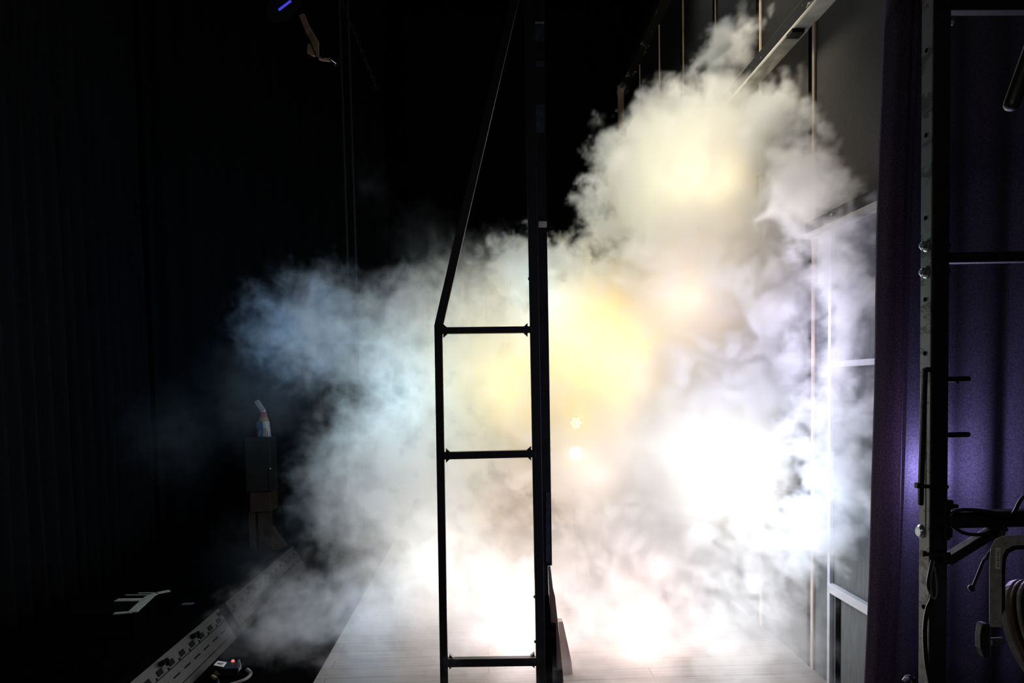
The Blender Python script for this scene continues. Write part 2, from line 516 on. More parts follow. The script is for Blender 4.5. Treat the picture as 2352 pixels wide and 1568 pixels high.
def leg_curtain():
    """velour leg whose near edge hangs at the pixels traced below, at depth 2.78"""
    edge = [(2049, -40), (2042, 150), (2035, 320), (2027, 520), (2025, 850), (2020, 1000), (2016, 1150), (2012, 1300), (1998, 1568), (1985, 1830)]
    zs = [at(*e, 2.78) for e in edge]
    bm = B()
    cols = []
    nu = 26
    for p in zs:
        row = []
        for k in range(nu + 1):
            u = k / nu
            x = p.x + u * 0.125
            y = 2.78 - 0.045 * math.sin(u * PI * 1.6) + 0.012 * math.sin(u * 9 + p.z * 0.8) + 0.01 * noise.noise(Vector((u * 5, p.z * 2.2, 1)))
            if u < 0.12:
                y += (0.12 - u) * 0.25
            row.append(bm.verts.new((x, y, max(p.z, 0.01))))
        cols.append(row)
    for a, b in zip(cols, cols[1:]):
        for k in range(nu):
            bm.faces.new((a[k], a[k + 1], b[k + 1], b[k]))
    o = obj('leg_curtain', bm, VELVET)
    o.data.shade_smooth()
    sub = o.modifiers.new('smooth', 'SUBSURF')
    sub.levels = sub.render_levels = 1
    sd = o.modifiers.new('cloth', 'SOLIDIFY')
    sd.thickness = 0.006
    return tag(o, 'narrow velour leg curtain glowing purple beside the bright smoke', 'curtain')


leg_curtain()
drape('leg_curtain', [(1.665, 2.985), (1.80, 2.965), (2.7, 2.88)], 0.01, 6.0, SERGE, 'wide blue black curtain behind the upright lighting boom', 7, 0.022, 11, 0.05)

# ------------------------------------------------------------------ steel frame in the middle
FY = 3.8
t = thing('steel_frame', 'black welded steel ladder frame standing upright in the middle, one slanted brace', 'frame', (0.03, FY, 0))
D_ = 0.04


def px_bar(bm, a, b, wpx, Y, depth=0.04, bevel=0.003, z0=None):
    p, q = at(*a, Y), at(*b, Y)
    if z0 is not None:
        s = (z0 - p.z) / (q.z - p.z)
        q = p + (q - p) * s
    add_bar(bm, p, q, wpx * Y / FPX, depth, (0, 1, 0), bevel)


bm = B(); px_bar(bm, (1007, 748), (1020.5, 1568), 18, FY, z0=0.0); obj('post', bm, BLACK_METAL, t)
bm = B(); px_bar(bm, (1211.5, -150), (1242.5, 1568), 21.5, FY, z0=0.0); obj('post', bm, BLACK_METAL, t)
bm = B(); px_bar(bm, (1007, 752), (1186, -20), 19.5, FY); obj('brace', bm, BLACK_METAL, t)
for (ya, yb, th, xa, xb) in ((759.5, 757, 15, 1010, 1222), (1046, 1041, 17, 1016, 1230), (1520, 1517, 19, 1024, 1238)):
    bm = B(); px_bar(bm, (xa, ya), (xb, yb), th, FY, 0.042)
    for x, y, sx in ((xa + 8, ya, 1), (xb - 10, yb, -1)):      # weld fillets in the corners
        for sy in (-1, 1):
            c = (x, y + sy * th * 0.45)
            poly = [at(*c, FY - 0.015), at(c[0] + sx * 10, c[1], FY - 0.015), at(c[0], c[1] + sy * 9, FY - 0.015)]
            add_prism(bm, poly, (0, 0.03, 0))
    obj('rung', bm, BLACK_METAL, t)
# dark ply stile fixed to the post; bracket plate; reflections painted as bluish plates
bm = B()
add_prism(bm, [at(1223, -160, FY), at(1250, -160, FY), at(1256, 515, FY), at(1261, 800, FY), at(1268, 1298, FY), at(1258, 1299, FY), at(1260, 1365, FY), at(1250, 1366, FY)], (0, 0.07, 0))
obj('ply_stile', bm, DARK_PLY, t)
bm = B(); add_prism(bm, [at(1250, 1367, FY), at(1261, 1366, FY), at(1266, 1434, FY), at(1269, 1540, FY), at(1270, 1600, FY), at(1254, 1600, FY)], (0, 0.05, 0))
obj('back_batten', bm, BLACK, t)
for x0, y0, x1, y1, mm in ((1229, 53, 1249, 94, BLUE_GREY), (1230, 140, 1250, 152, BLUE_GREY), (1230, 205, 1250, 236, DARK_PLY), (1231, 240, 1251, 303, BLUE_GREY), (1237, 508, 1256, 522, STEEL), (1254, 1130, 1264, 1290, BLUE_GREY)):
    bm = B(); add_prism(bm, [at(x0, y0, FY - 0.003), at(x1, y0, FY - 0.003), at(x1, y1, FY - 0.003), at(x0, y1, FY - 0.003)], (0, 0.006, 0))
    obj('plate', bm, mm, t)
bm = B(); px_bar(bm, (1229, 52), (1249, 52), 3, FY - 0.003, 0.01, 0.0); obj('reflection_edge', bm, STEEL, t)  # pale top line of the painted reflection
for y in (640, 1370, 1473):
    bm = B(); p = at({640: 1216.5, 1370: 1229.0, 1473: 1230.5}[y], y, FY); add_lathe(bm, p, (-1, 0, 0), [(0, 0.008), (0.006, 0.008), (0.008, 0.005)], 8); obj('bolt', bm, BLACK_METAL, t)

# timbers leaning at the foot of the frame
def slab(name, pts, Y, depth, m, label, cat):
    bm = B()
    add_prism(bm, [at(*p, Y) for p in pts], (0, depth, 0))
    o = obj(name, bm, m, bevel=0.002)
    return tag(o, label, cat)


def to_floor(px, py, py2, px2, Y):       # where the edge from one pixel through another meets the floor
    p, q = at(px, py, Y), at(px2, py2, Y)
    s = -p.z / (q.z - p.z)
    r = p + (q - p) * s
    return r


def slab_floor(name, top, bl, br, Y, depth, m, label, cat):
    """upright tapered timber: TOP outline pixels (left to right), its left and right edges run on through BL / BR to the floor"""
    bm = B()
    L_ = to_floor(*top[0], bl[1], bl[0], Y)
    R_ = to_floor(*top[-1], br[1], br[0], Y)
    add_prism(bm, [L_] + [at(*p, Y) for p in top] + [R_], (0, depth, 0))
    return tag(obj(name, bm, m, bevel=0.002), label, cat)


slab_floor('timber_prop', [(1259, 1300), (1264.5, 1300), (1270, 1349), (1275, 1370), (1281.5, 1428)], (1269, 1539), (1293, 1545), 3.90, 0.05, BROWN_WOOD,
           'weathered brown tapered timber leaning against the foot of the steel frame', 'timber')
slab_floor('timber_prop', [(1282.5, 1427), (1293, 1427), (1304, 1477), (1313, 1520)], (1293, 1568), (1318, 1568), 4.0, 0.06, PINK_WOOD,
           'pale pinkish pine timber, outermost at the foot of the steel frame', 'timber')
slab('batten_block', [(1265.5, 1434), (1277, 1434), (1279, 1534), (1267, 1534)], 3.86, 0.035, BLACK, 'upper short black block fixed to the brown timber', 'block')
slab('batten_block', [(1268, 1540), (1292, 1539), (1294, 1600), (1269, 1600)], 3.86, 0.035, BLACK, 'lower wider black block at the base of the brown timber', 'block')

# ------------------------------------------------------------------ lighting boom on the right
BY = 1.8
t = thing('lighting_boom', 'upright slotted steel boom with black channel, bolts, pegs and side arms', 'lighting boom', (1.1, BY, 0))
P0, P1 = at(2163, -60, BY), at(2152, 1568, BY)
P1 = P0 + (P1 - P0) * (-P0.z / (P1.z - P0.z))
ax = (P1 - P0)


def boom_at(py):                          # centre of the boom at a pixel row
    s = (py + 60) / (1568 + 60.0)
    return P0.lerp(at(2152, 1568, BY), s)


bm = B(); add_bar(bm, P0, P1, 0.041, 0.012, (0, 1, 0), 0.001); obj('channel', bm, BLACK_METAL, t)
sx = Vector((-0.0205 - 0.0015, 0.020, 0))
bm = B(); add_bar(bm, P0 + sx, P1 + sx, 0.003, 0.042, (0, 1, 0)); obj('slotted_side', bm, STRUT, t)['label'] = 'zinc side with holes'
sx2 = Vector((0.019, 0.020, 0))
bm = B(); add_bar(bm, P0 + sx2, P1 + sx2, 0.003, 0.036, (0, 1, 0)); obj('channel_side', bm, BLACK_METAL, t)
for y in (478, 665, 790, 100, 290, 1390):
    c = boom_at(y) + Vector((-0.0235, 0.02, 0))
    bm = B(); add_lathe(bm, c + Vector((-0.0006, 0, 0)), (-1, 0, 0), [(0, 0.0055), (0.0012, 0.0055)], 16); obj('slot', bm, GAP, t)
for y in (542, 603):
    c = boom_at(y) + Vector((-0.0235, 0.014, 0))
    bm = B(); add_lathe(bm, c, (-1, 0, 0), [(0, 0.015), (0.003, 0.016), (0.004, 0.012)], 20)
    add_lathe(bm, c + Vector((-0.003, 0, 0)), (-1, 0, 0), [(0, 0.0115), (0.010, 0.0115), (0.012, 0.009)], 6)
    add_tube(bm, [c, c + Vector((-0.019, 0, 0))], 0.005, 10)
    obj('bolt', bm, ZINC, t, bevel=0.0008)['label'] = 'bright zinc hex bolt'
    c = boom_at(y) + Vector((0.0205, 0.014, 0))
    bm = B(); add_lathe(bm, c, (1, 0, 0), [(0, 0.012), (0.008, 0.012)], 6); add_tube(bm, [c, c + Vector((0.014, 0, 0))], 0.005, 10)
    obj('nut', bm, BLACK_METAL, t)
for y in (851, 981):
    a = boom_at(y) + Vector((0.02, 0.01, 0))
    bm = B(); add_tube(bm, [a, a + Vector((0.062, 0, 0)), a + Vector((0.0655, 0, 0))], [0.0068, 0.0068, 0.005], 14)
    if y == 851:
        add_box(bm, a + Vector((0.028, -0.004, -0.010)), a + Vector((0.036, 0.004, -0.006)))
    obj('peg', bm, BLACK_METAL, t, smooth=True)
# upper cross bars
for y, hpx, nm in ((571, 24, 'cross_bar'), (2, 30, 'cross_bar')):
    a = boom_at(y) + Vector((0.018, 0.02, 0))
    bm = B(); add_bar(bm, a, Vector((2.05, a.y, a.z + 0.004)), 0.03, hpx * BY / FPX, (0, 0, 1), 0.002)
    obj(nm, bm, BLACK_METAL, t)
bm = B(); a = at(2189, 52, BY); add_tube(bm, [a + Vector((-0.008, 0.01, 0)), a, a + Vector((0.002, 0, 0))], [0.006, 0.006, 0.003], 10); obj('stub', bm, LAMP_GREY, t)
# conduit strapped to the slotted side
c0, c1 = at(2124, 845, BY - 0.006), at(2114, 1160, BY - 0.006)
bm = B(); add_bar(bm, c0, c1, 0.011, 0.014, (0, 1, 0), 0.003)
add_bar(bm, c0 + Vector((0, 0, -0.004)), at(2142, 848, BY - 0.006), 0.012, 0.010, (0, 1, 0), 0.002)
obj('conduit', bm, BLACK_METAL, t)
c0, c1 = at(2126, 880, BY - 0.004), at(2124.5, 1232, BY - 0.004)
bm = B(); add_bar(bm, c0, c1, 0.0035, 0.006, (0, 1, 0)); obj('conduit_trim', bm, STRUT, t)
for y, w0, w1 in ((1116, 2108, 2178), (1272, 2121, 2180)):
    p, q = at(w0, y, BY - 0.012), at(w1, y + 2, BY - 0.012)
    bm = B(); add_bar(bm, p, q, 0.009, 0.008, (0, 1, 0), 0.002)
    add_box(bm, p + Vector((-0.004, -0.004, -0.005)), p + Vector((0.006, 0.008, 0.008)))
    obj('cable_tie', bm, RUBBER, t)
# clamp block and arm with its diagonal
bm = B()
for (x0, y0, x1, y1, dy) in ((2168, 1152, 2186, 1242, 0.0), (2176, 1148, 2192, 1172, 0.0), (2185, 1158, 2204, 1168, 0.0), (2172, 1212, 2190, 1236, 0.0), (2166, 1268, 2186, 1297, 0.0)):
    add_box(bm, at(x0, y1, BY - 0.02), at(x1, y0, BY - 0.02) + Vector((0, 0.045, 0)))
obj('clamp', bm, BLACK_METAL, t, bevel=0.004)
bm = B(); a = at(2110, 1225, BY); add_lathe(bm, at(2126, 1222, BY) + Vector((0, 0.012, 0)), (-1, 0, 0), [(0, 0.017), (0.006, 0.018), (0.010, 0.013), (0.013, 0.012)], 20); obj('clamp_nut', bm, ZINC, t, smooth=True)
bm = B(); px_bar(bm, (2176, 1192), (2420, 1187), 38, BY + 0.01, 0.04, 0.004); obj('arm', bm, BLACK_METAL, t)
bm = B(); px_bar(bm, (2172, 1287), (2304, 1206), 22, BY + 0.004, 0.03, 0.003); obj('arm_strut', bm, BLACK_METAL, t)


def cable(name, px_pts, Y, r, m, label=None, parent=None, cat='cable', group=None, n=8):
    bm = B()
    pts = smooth_path([at(p[0], p[1], Y + (p[2] if len(p) > 2 else 0)) for p in px_pts], n)
    add_tube(bm, pts, r, 8)
    o = obj(name, bm, m, parent, smooth=True)
    if label:
        tag(o, label, cat, group)
    return o


cable('power_cable', [(2420, 1110, -.02), (2352, 1140, -.02), (2325, 1180, -.03), (2290, 1178, -.035), (2240, 1171, -.035), (2200, 1172, -.035), (2183, 1185, -.035), (2188, 1205, -.03), (2215, 1224, -.03), (2260, 1226, -.03), (2310, 1206, -.03)], BY, 0.0045, RUBBER,
      'black cable looping over the horizontal arm of the lighting boom')
cable('tie_line', [(2306, 1208, -.036), (2294, 1240, -.036), (2270, 1272, -.036), (2258, 1290, -.036), (2245, 1322, -.036), (2234, 1348, -.036)], BY, 0.0036, RUBBER,
      'thin black cord dangling below the arm with a knotted end')
o = bpy.context.scene.objects['tie_line']
bm = B(); p = at(2231, 1351, BY - 0.036); add_lathe(bm, p + Vector((0.006, 0, 0.004)), (-1, 0, -0.6), [(0, 0.004), (0.004, 0.009), (0.009, 0.0095), (0.014, 0.005)], 8); obj('knot', bm, RUBBER, o)
cable('tie_tail', [(2310, 1212, -.044), (2300, 1240, -.044), (2284, 1265, -.044), (2262, 1285, -.044)], BY, 0.003, RUBBER, parent=o)
cable('power_cable', [(2143, 1286, -.02), (2136, 1320, -.022), (2133, 1345, -.024), (2141, 1370, -.022), (2130, 1400, -.02), (2124, 1450, -.02), (2128, 1520, -.02), (2140, 1590, -.02), (2150, 1700, -.02)], BY, 0.0055, RUBBER,
      'black cable hanging down the lower part of the lighting boom')
cable('power_cable', [(2146, 1288, -.026), (2138, 1330, -.027), (2140, 1368, -.028), (2149, 1372, -.028), (2152, 1345, -.028), (2146, 1300, -.027)], BY, 0.0022, CABLE_GREY,
      'small loop of thin cable hanging under the tie on the boom')

# ------------------------------------------------------------------ lantern hanging low on the right
LY = 1.62
t = thing('stage_lantern', 'round black ribbed stage lantern hanging in a grey yoke, cut by the frame', 'stage light', at(2405, 1455, LY))
u = LY / FPX
ctr = at(2398, 1450, LY)
bm = B()
prof = [(2287.5, 1436), (2287.5, 1290), (2289, 1265), (2297, 1249), (2312, 1242), (2340, 1240), (2520, 1238)]
pts = [at(*p, LY - 0.01) for p in prof]
for i in range(len(pts) - 1):
    pass
# flat strap bent to the yoke's shape
outer = [(2274, 1440), (2274, 1290), (2277, 1258), (2288, 1238), (2306, 1231), (2340, 1229), (2530, 1227)]
inner = [(2301, 1440), (2301, 1300), (2303, 1277), (2311, 1261), (2325, 1254), (2345, 1252), (2530, 1250)]
poly = [at(*p, LY - 0.02) for p in outer] + [at(*p, LY - 0.02) for p in reversed(inner)]
add_prism(bm, poly, (0, 0.004, 0))
obj('yoke', bm, LAMP_GREY, t, bevel=0.001)
bm = B()
inner2 = [(2309, 1440), (2309, 1304), (2311, 1284), (2318, 1270), (2330, 1263), (2350, 1261), (2530, 1259)]
add_prism(bm, [at(*p, LY - 0.018) for p in inner] + [at(*p, LY - 0.018) for p in reversed(inner2)], (0, 0.012, 0))
obj('yoke_lip', bm, LAMP_BODY, t)
bm = B(); add_prism(bm, [at(*p, LY - 0.0212) for p in ((2287.5, 1257), (2298, 1258), (2297, 1307), (2286, 1306))], (0, 0.001, 0)); obj('sticker', bm, LABEL, t)['label'] = 'white barcode sticker'
bm = B()
for k in range(9):
    y = 1263 + k * 4.4
    add_prism(bm, [at(*p, LY - 0.0217) for p in ((2290, y), (2295.5, y + 0.3), (2295.5, y + 1.4 + (k % 3) * 0.6), (2290, y + 1.1 + (k % 3) * 0.6))], (0, 0.0004, 0))
obj('sticker_print', bm, INK, t)
# clamp knob with its T-handle on the pivot
bm = B(); k0 = at(2302, 1472, LY - 0.01)
add_tube(bm, [k0, at(2274, 1473, LY - 0.01)], 0.009, 14)
obj('pivot', bm, LAMP_BODY, t, smooth=True)
bm = B()
add_prism(bm, [at(*p, LY - 0.022) for p in ((2262, 1432), (2274, 1433), (2277, 1445), (2277, 1508), (2272, 1514), (2262, 1512), (2254, 1490), (2253, 1460), (2257, 1436))], (0, 0.022, 0))
obj('knob', bm, LAMP_BODY, t, bevel=0.003)
# body: ribbed bowl, seen from behind and to one side
axd = Vector((-0.45, 0.75, -0.35)).normalized()
bm = B(); Rb = 119 * u
add_lathe(bm, ctr - axd * 0.05, axd, [(-0.085, 0.25 * Rb), (-0.075, 0.5 * Rb), (-0.05, 0.78 * Rb), (-0.015, 0.95 * Rb), (0.02, 1.0 * Rb), (0.06, 1.0 * Rb), (0.062, 0.9 * Rb)], 40)
obj('housing', bm, LAMP_BODY, t, smooth=True)
for k in range(7):
    h = -0.045 + k * 0.016
    r0 = Rb * (0.80 + 0.2 * min(1, max(0, (h + 0.05) / 0.06)))
    bm = B()
    n = 40
    a = axd.orthogonal().normalized(); b2 = axd.cross(a)
    ring = []
    for q in range(n):
        dv = a * math.cos(2 * PI * q / n) + b2 * math.sin(2 * PI * q / n)
        c = ctr - axd * 0.05 + axd * h
        ring.append([bm.verts.new(c + dv * (r0 * 0.97)), bm.verts.new(c + dv * (r0 + 0.007)), bm.verts.new(c + dv * (r0 + 0.007) + axd * 0.005), bm.verts.new(c + dv * (r0 * 0.97) + axd * 0.005)])
    for q in range(n):
        A_, B_ = ring[q], ring[(q + 1) % n]
        for e in range(4):
            bm.faces.new((A_[e], B_[e], B_[(e + 1) % 4], A_[(e + 1) % 4]))
    obj('cooling_fin', bm, LAMP_GREY if k < 6 else RUST, t)
bm = B(); add_lathe(bm, ctr + axd * 0.012, axd, [(0, 0.9 * Rb), (0, 1.08 * Rb), (0.012, 1.08 * Rb), (0.012, 0.9 * Rb)], 40); obj('front_rim', bm, LAMP_GREY, t)

# black rounded bar end at the upper right
bm = B(); p = at(2322, 243, 1.6); q = at(2375, 95, 1.6)
d = (q - p).normalized()
add_tube(bm, [p - d * 0.010, p - d * 0.008, p - d * 0.003, p + d * 0.006, q], [0.004, 0.010, 0.0145, 0.016, 0.0165], 20)
tag(obj('pipe_end', bm, LAMP_BODY, smooth=True), 'rounded end of a black pipe poking down at the upper right edge', 'pipe')
# pale cap of a cable low between the curtains
bm = B(); p = at(2081, 1560, 2.4); add_tube(bm, smooth_path([p + Vector((-0.004, 0, -0.006)), p + Vector((0.002, 0, 0.006)), p + Vector((0.018, 0, 0.002)), p + Vector((0.03, 0, -0.06)), (p.x + 0.04, p.y, 0.01)], 6), 0.008, 10)
o = tag(obj('cable_end', bm, RUBBER, smooth=True), 'black cable end with a pale tip low in front of the purple curtain', 'cable')
bm = B(); add_tube(bm, [p + Vector((-0.010, -0.004, -0.004)), p + Vector((-0.004, -0.004, 0.003)), p + Vector((0.006, -0.004, 0.006))], 0.0075, 10); obj('tip', bm, WHITE_PLASTIC, o)

# ------------------------------------------------------------------ grey socket panels on the floor
def raceway(y0, y1, label, plugs):
    """long low sloping panel box on the floor between depths y0 and y1; its grey face leans back, away from the smoke"""
    XT, XB, H = -1.735, -1.625, 0.20       # top and bottom of the face
    t = thing('floor_socket_panel', label, 'socket panel', ((XT + XB) / 2, (y0 + y1) / 2, 0), 'socket panels on the floor')
    bm = B()
    add_prism(bm, [(XT - 0.07, y0, 0), (XT - 0.07, y0, H), (XT - 0.002, y0, H), (XB - 0.003, y0, 0)], (0, y1 - y0, 0))
    obj('housing', bm, BLACK, t)
    nrm = Vector((H, 0, XT * -1 + XB)).normalized()

    def P(u, v, h=0.0):
        return Vector((XT + (XB - XT) * v, u, H * (1 - v))) + nrm * h

    def quad(bm, u0, u1, v0, v1, h, b=0.0):
        add_prism(bm, [P(u0, v0, b), P(u1, v0, b), P(u1, v1, b), P(u0, v1, b)], nrm * h)
    bm = B(); quad(bm, y0, y1, 0, 0.985, 0.004); obj('face', bm, RACEWAY, t)['label'] = 'grey front face'
    for v in (0.36, 0.80):
        bm = B(); quad(bm, y0 + 0.01, y1 - 0.01, v, v + 0.022, 0.0015, 0.004); obj('seam', bm, SOCKET, t)
    u = y1 - 0.06
    k = 0
    while u > y0 + 0.1:
        bm = B(); quad(bm, u - 0.06, u, 0.19, 0.32, 0.004, 0.004); obj('socket', bm, SOCKET, t, bevel=0.001)
        if plugs and k % 3 == 0:          # plug with a stub of flex
            c = P(u + 0.01, 0.12, 0.004)
            bm = B()
            add_tube(bm, [c, c + nrm * 0.03], 0.014, 8)
            add_tube(bm, smooth_path([c + nrm * 0.025, c + nrm * 0.035 + Vector((0, 0.02, 0.005)), c + nrm * 0.03 + Vector((0.0, 0.03, -0.03))], 4), 0.008, 6)
            obj('plug', bm, SOCKET, t)
        bm = B(); quad(bm, u - 0.09, u - 0.01, 0.56, 0.60, 0.002, 0.004); obj('slot', bm, SOCKET, t)
        bm = B(); add_lathe(bm, P(u - 0.085, 0.33, 0.004), nrm, [(0, 0.008), (0.003, 0.008)], 8); obj('screw', bm, SOCKET, t)
        u -= 0.142
        k += 1
    return t, P


t1, P1_ = raceway(3.20, 4.775, 'nearer grey floor panel with rows of sockets, beside the white tag', True)
t2, P2_ = raceway(4.905, 6.65, 'farther grey floor panel running on into the smoke', True)
for (x, y, mm) in ((452, 1540, BRASS), (541, 1461, STEEL)):
    bm = B(); p = at_x(x, y, -1.66); add_lathe(bm, p, (1, 0, 0.5), [(-0.02, 0.007), (0.012, 0.007), (0.014, 0.004)], 10); obj('stud', bm, mm, t1)
bm = B()
add_prism(bm, [(-1.80, 4.782, 0), (-1.80, 4.782, 0.203), (-1.733, 4.782, 0.203), (-1.62, 4.782, 0)], (0, 0.116, 0))
tag(obj('joint_cover', bm, BLACK, bevel=0.003), 'black cover strip between the two grey floor panels', 'cover strip')


# cables and tag on the boards
def floor_cable(name, pts, r, m, label, parts=()):
    bm = B()
    add_tube(bm, smooth_path([at_z(x, y, r + 0.001 + (h if h else 0)) for x, y, h in pts], 8), r, 8)
    return tag(obj(name, bm, m, smooth=True), label, 'cable')


c_a = floor_cable('floor_cable', [(548, 1517, 0), (551, 1533, 0), (542, 1541, 0), (525, 1545, 0), (508, 1547, 0), (494, 1547, 0)], 0.009, CABLE_GREY, 'grey cable curling around the white tag on the floor')
bm = B(); add_tube(bm, [at_z(505, 1538, 0.02), at_z(496, 1546, 0.012)], [0.012, 0.014], 10); obj('connector', bm, WHITE_PLASTIC, c_a)
c_b = floor_cable('floor_cable', [(573, 1540, 0), (576, 1547, 0), (570, 1555, 0), (558, 1562, 0), (540, 1568, 0), (500, 1580, 0)], 0.009, CABLE_GREY, 'grey cable with a pale plug, curving off the lower edge of the picture')
bm = B(); add_tube(bm, [at_z(568, 1538, 0.014), at_z(576, 1545, 0.014)], [0.013, 0.011], 10); obj('plug', bm, WHITE_PLASTIC, c_b)
c_c = floor_cable('floor_cable', [(496, 1556, 0), (500, 1562, 0), (501, 1568, 0), (494, 1580, 0)], 0.008, RUBBER, 'short black cable with a brass plug beside the nearer floor panel')
bm = B(); add_tube(bm, [at_z(487, 1552, 0.02), at_z(496, 1557, 0.012)], [0.009, 0.011], 10); obj('plug', bm, BRASS, c_c)
bx = thing('cable_box', 'small black cable box with a white written tag and red light', 'cable box', at_z(525, 1530))
p = [at_z(*q, 0.05) for q in ((489, 1528), (500, 1516), (548, 1519), (547, 1534), (514, 1535))]
bm = B(); add_prism(bm, [Vector((v.x, v.y, 0.001)) for v in p], (0, 0, 0.049)); obj('case', bm, RUBBER, bx, bevel=0.004)
q = [at_z(*v, 0.052) for v in ((490.5, 1527.5), (500.5, 1517.5), (521, 1521), (513, 1531.5))]
bm = B(); add_prism(bm, q, (0, 0, 0.0015)); obj('tag', bm, PAPER, bx)['label'] = 'white paper tag with handwriting'
bm = B()
c0 = q[0] * 0.28 + q[1] * 0.24 + q[2] * 0.24 + q[3] * 0.24; e1 = (q[2] - q[1]); e2 = (q[1] - q[0])
rn = random.Random(4)
base = q[0] + e1 * 0.18 + e2 * 0.5
sc = []
for k in range(22):
    sc.append(base + e1 * (k * 0.03) + e2 * (0.18 * math.sin(k * 1.9) + 0.06 * rn.uniform(-1, 1)) + Vector((0, 0, 0.0022)))
add_tube(bm, sc, 0.0016, 5); obj('handwriting', bm, INK, bx)
bm = B(); add_lathe(bm, at_z(535, 1519, 0.05), (0, 0, 1), [(0, 0.010), (0.008, 0.009), (0.012, 0.004)], 12); obj('indicator', bm, GLOW_RED, bx)['label'] = 'glowing red indicator'

# ------------------------------------------------------------------ low dark step with pale edges
t = thing('stage_step', 'low black step with pale taped edges, far left of the grey panels', 'step', at_z(320, 1410))
zt = 0.16
A1, A2, A3, A4 = [at_z(*v, zt) for v in ((268, 1378.5), (336, 1378.5), (306, 1407), (262, 1410))]
bm = B(); add_prism(bm, [Vector((v.x, v.y, 0)) for v in (A1 + Vector((-.3, 0, 0)), A2, A3, A4 + Vector((-.3, 0, 0)))], (0, 0, zt - 0.002)); obj('body', bm, BLACK, t)
Z2 = Vector((0, 0, 0.004))


def strip(a, b, w):
    bm = B(); add_bar(bm, a + Z2, b + Z2, w, 0.006, (0, 0, 1)); obj('edging', bm, PALE_EDGE, t)['label'] = 'pale tape edging'


strip(at_z(267.5, 1379, zt), at_z(334, 1378, zt), 0.062)
strip(at_z(304, 1407, zt), at_z(344, 1370.5, zt), 0.062)
strip(at_z(343, 1371, zt), at_z(358, 1363.5, zt), 0.05)
strip(at_z(357, 1364, zt), at_z(389, 1357.5, zt), 0.045)
strip(at_z(262, 1410, zt), at_z(303, 1406.5, zt), 0.04)
A5, A6, A7 = [at_z(*v, zt) for v in ((358, 1361), (390, 1356), (390, 1352))]
bm = B(); add_prism(bm, [Vector((v.x, v.y, 0)) for v in (A2 + Vector((0, 0.04, 0)), A2 + (A5 - A2) * 1.0, A6, A7, at_z(300, 1360, zt))], (0, 0, zt - 0.002)); obj('body', bm, BLACK, t)
for y0, xa, xb in ((1367.5, 288, 352), (1363, 318, 362)):
    strip(at_z(xa, y0, zt), at_z(xb, y0 - 0.5, zt), 0.012)
# scrap of tape on the boards
bm = B(); add_bar(bm, at_z(418, 1387, 0.003), at_z(445, 1386, 0.003), 0.05, 0.004, (0, 0, 1)); tag(obj('tape_scrap', bm, CABLE_GREY), 'faint scrap of tape on the floor between the step and the panels', 'tape')

# ------------------------------------------------------------------ bottle on a dark case in the haze
KY = 7.5


def kpx(x, y, Y=KY):
    return at(x, y, Y)


t = thing('equipment_case', 'narrow dark upright case behind the haze, holding the striped bottle', 'case', kpx(593, 1130))
bm = B(); a, b = kpx(566, 1130), kpx(619, 1004)
add_box(bm, (a.x, KY, a.z), (b.x, KY + 0.25, b.z)); obj('body', bm, CASE, t, bevel=0.006)
bm = B(); a, b = kpx(618, 1130, KY - 0.01), kpx(623, 1070, KY - 0.01); add_box(bm, (a.x, KY - 0.01, a.z), (b.x, KY + 0.04, b.z)); obj('side_post', bm, CASE, t)
bm = B(); add_lathe(bm, kpx(620.5, 1076, KY - 0.012), (0, -1, 0), [(0, 0.009), (0.004, 0.009), (0.006, 0.004)], 10); obj('latch', bm, STEEL, t)
z_case = kpx(593, 1004).z
tb = thing('spray_bottle', 'tall white spray bottle with red and yellow bands on the dark case', 'bottle', (kpx(598, 1003).x, KY + 0.1, z_case))
sc_ = KY / FPX
cx, cy, cz = kpx(600, 1003).x, KY + 0.10, z_case
def bottle_seg(name, y0, y1, w0, w1, m, dx0=0.0, dx1=0.0):
    bm = B()
    zz0, zz1 = cz + (1003 - y0) * sc_, cz + (1003 - y1) * sc_
    n = 24
    r0 = [bm.verts.new((cx + dx0 * sc_ + math.cos(2 * PI * k / n) * w0 * sc_ / 2, cy + math.sin(2 * PI * k / n) * w0 * sc_ * 0.32, zz0)) for k in range(n)]
    r1 = [bm.verts.new((cx + dx1 * sc_ + math.cos(2 * PI * k / n) * w1 * sc_ / 2, cy + math.sin(2 * PI * k / n) * w1 * sc_ * 0.32, zz1)) for k in range(n)]
    for k in range(n):
        bm.faces.new((r0[k], r0[(k + 1) % n], r1[(k + 1) % n], r1[k]))
    bm.faces.new(r0[::-1]); bm.faces.new(r1)
    return obj(name, bm, m, tb, smooth=True)
bottle_seg('base', 1003, 988, 32, 30, WHITE_PLASTIC)
bottle_seg('body', 988, 968, 30, 27, WHITE_PLASTIC)
bottle_seg('yellow_band', 968, 958, 26, 20, ORANGE)
bottle_seg('red_band', 958, 946, 19, 14, RED)
bottle_seg('neck', 946, 940, 12, 10, WHITE_PLASTIC)
bm = B(); add_bar(bm, (cx - 0.0, cy, cz + (1003 - 944) * sc_), (cx - 15 * sc_, cy, cz + (1003 - 920) * sc_), 11 * sc_, 0.05, (0, 1, 0), 0.01); obj('spray_head', bm, CREAM, tb)
bm = B(); add_bar(bm, (cx - 6 * sc_, cy - 0.045, cz + 35 * sc_), (cx - 6 * sc_ + 0.001, cy - 0.045, cz + 18 * sc_), 14 * sc_, 0.006, (0, 1, 0)); obj('label', bm, NAVY, tb)['label'] = 'dark blue printed label'
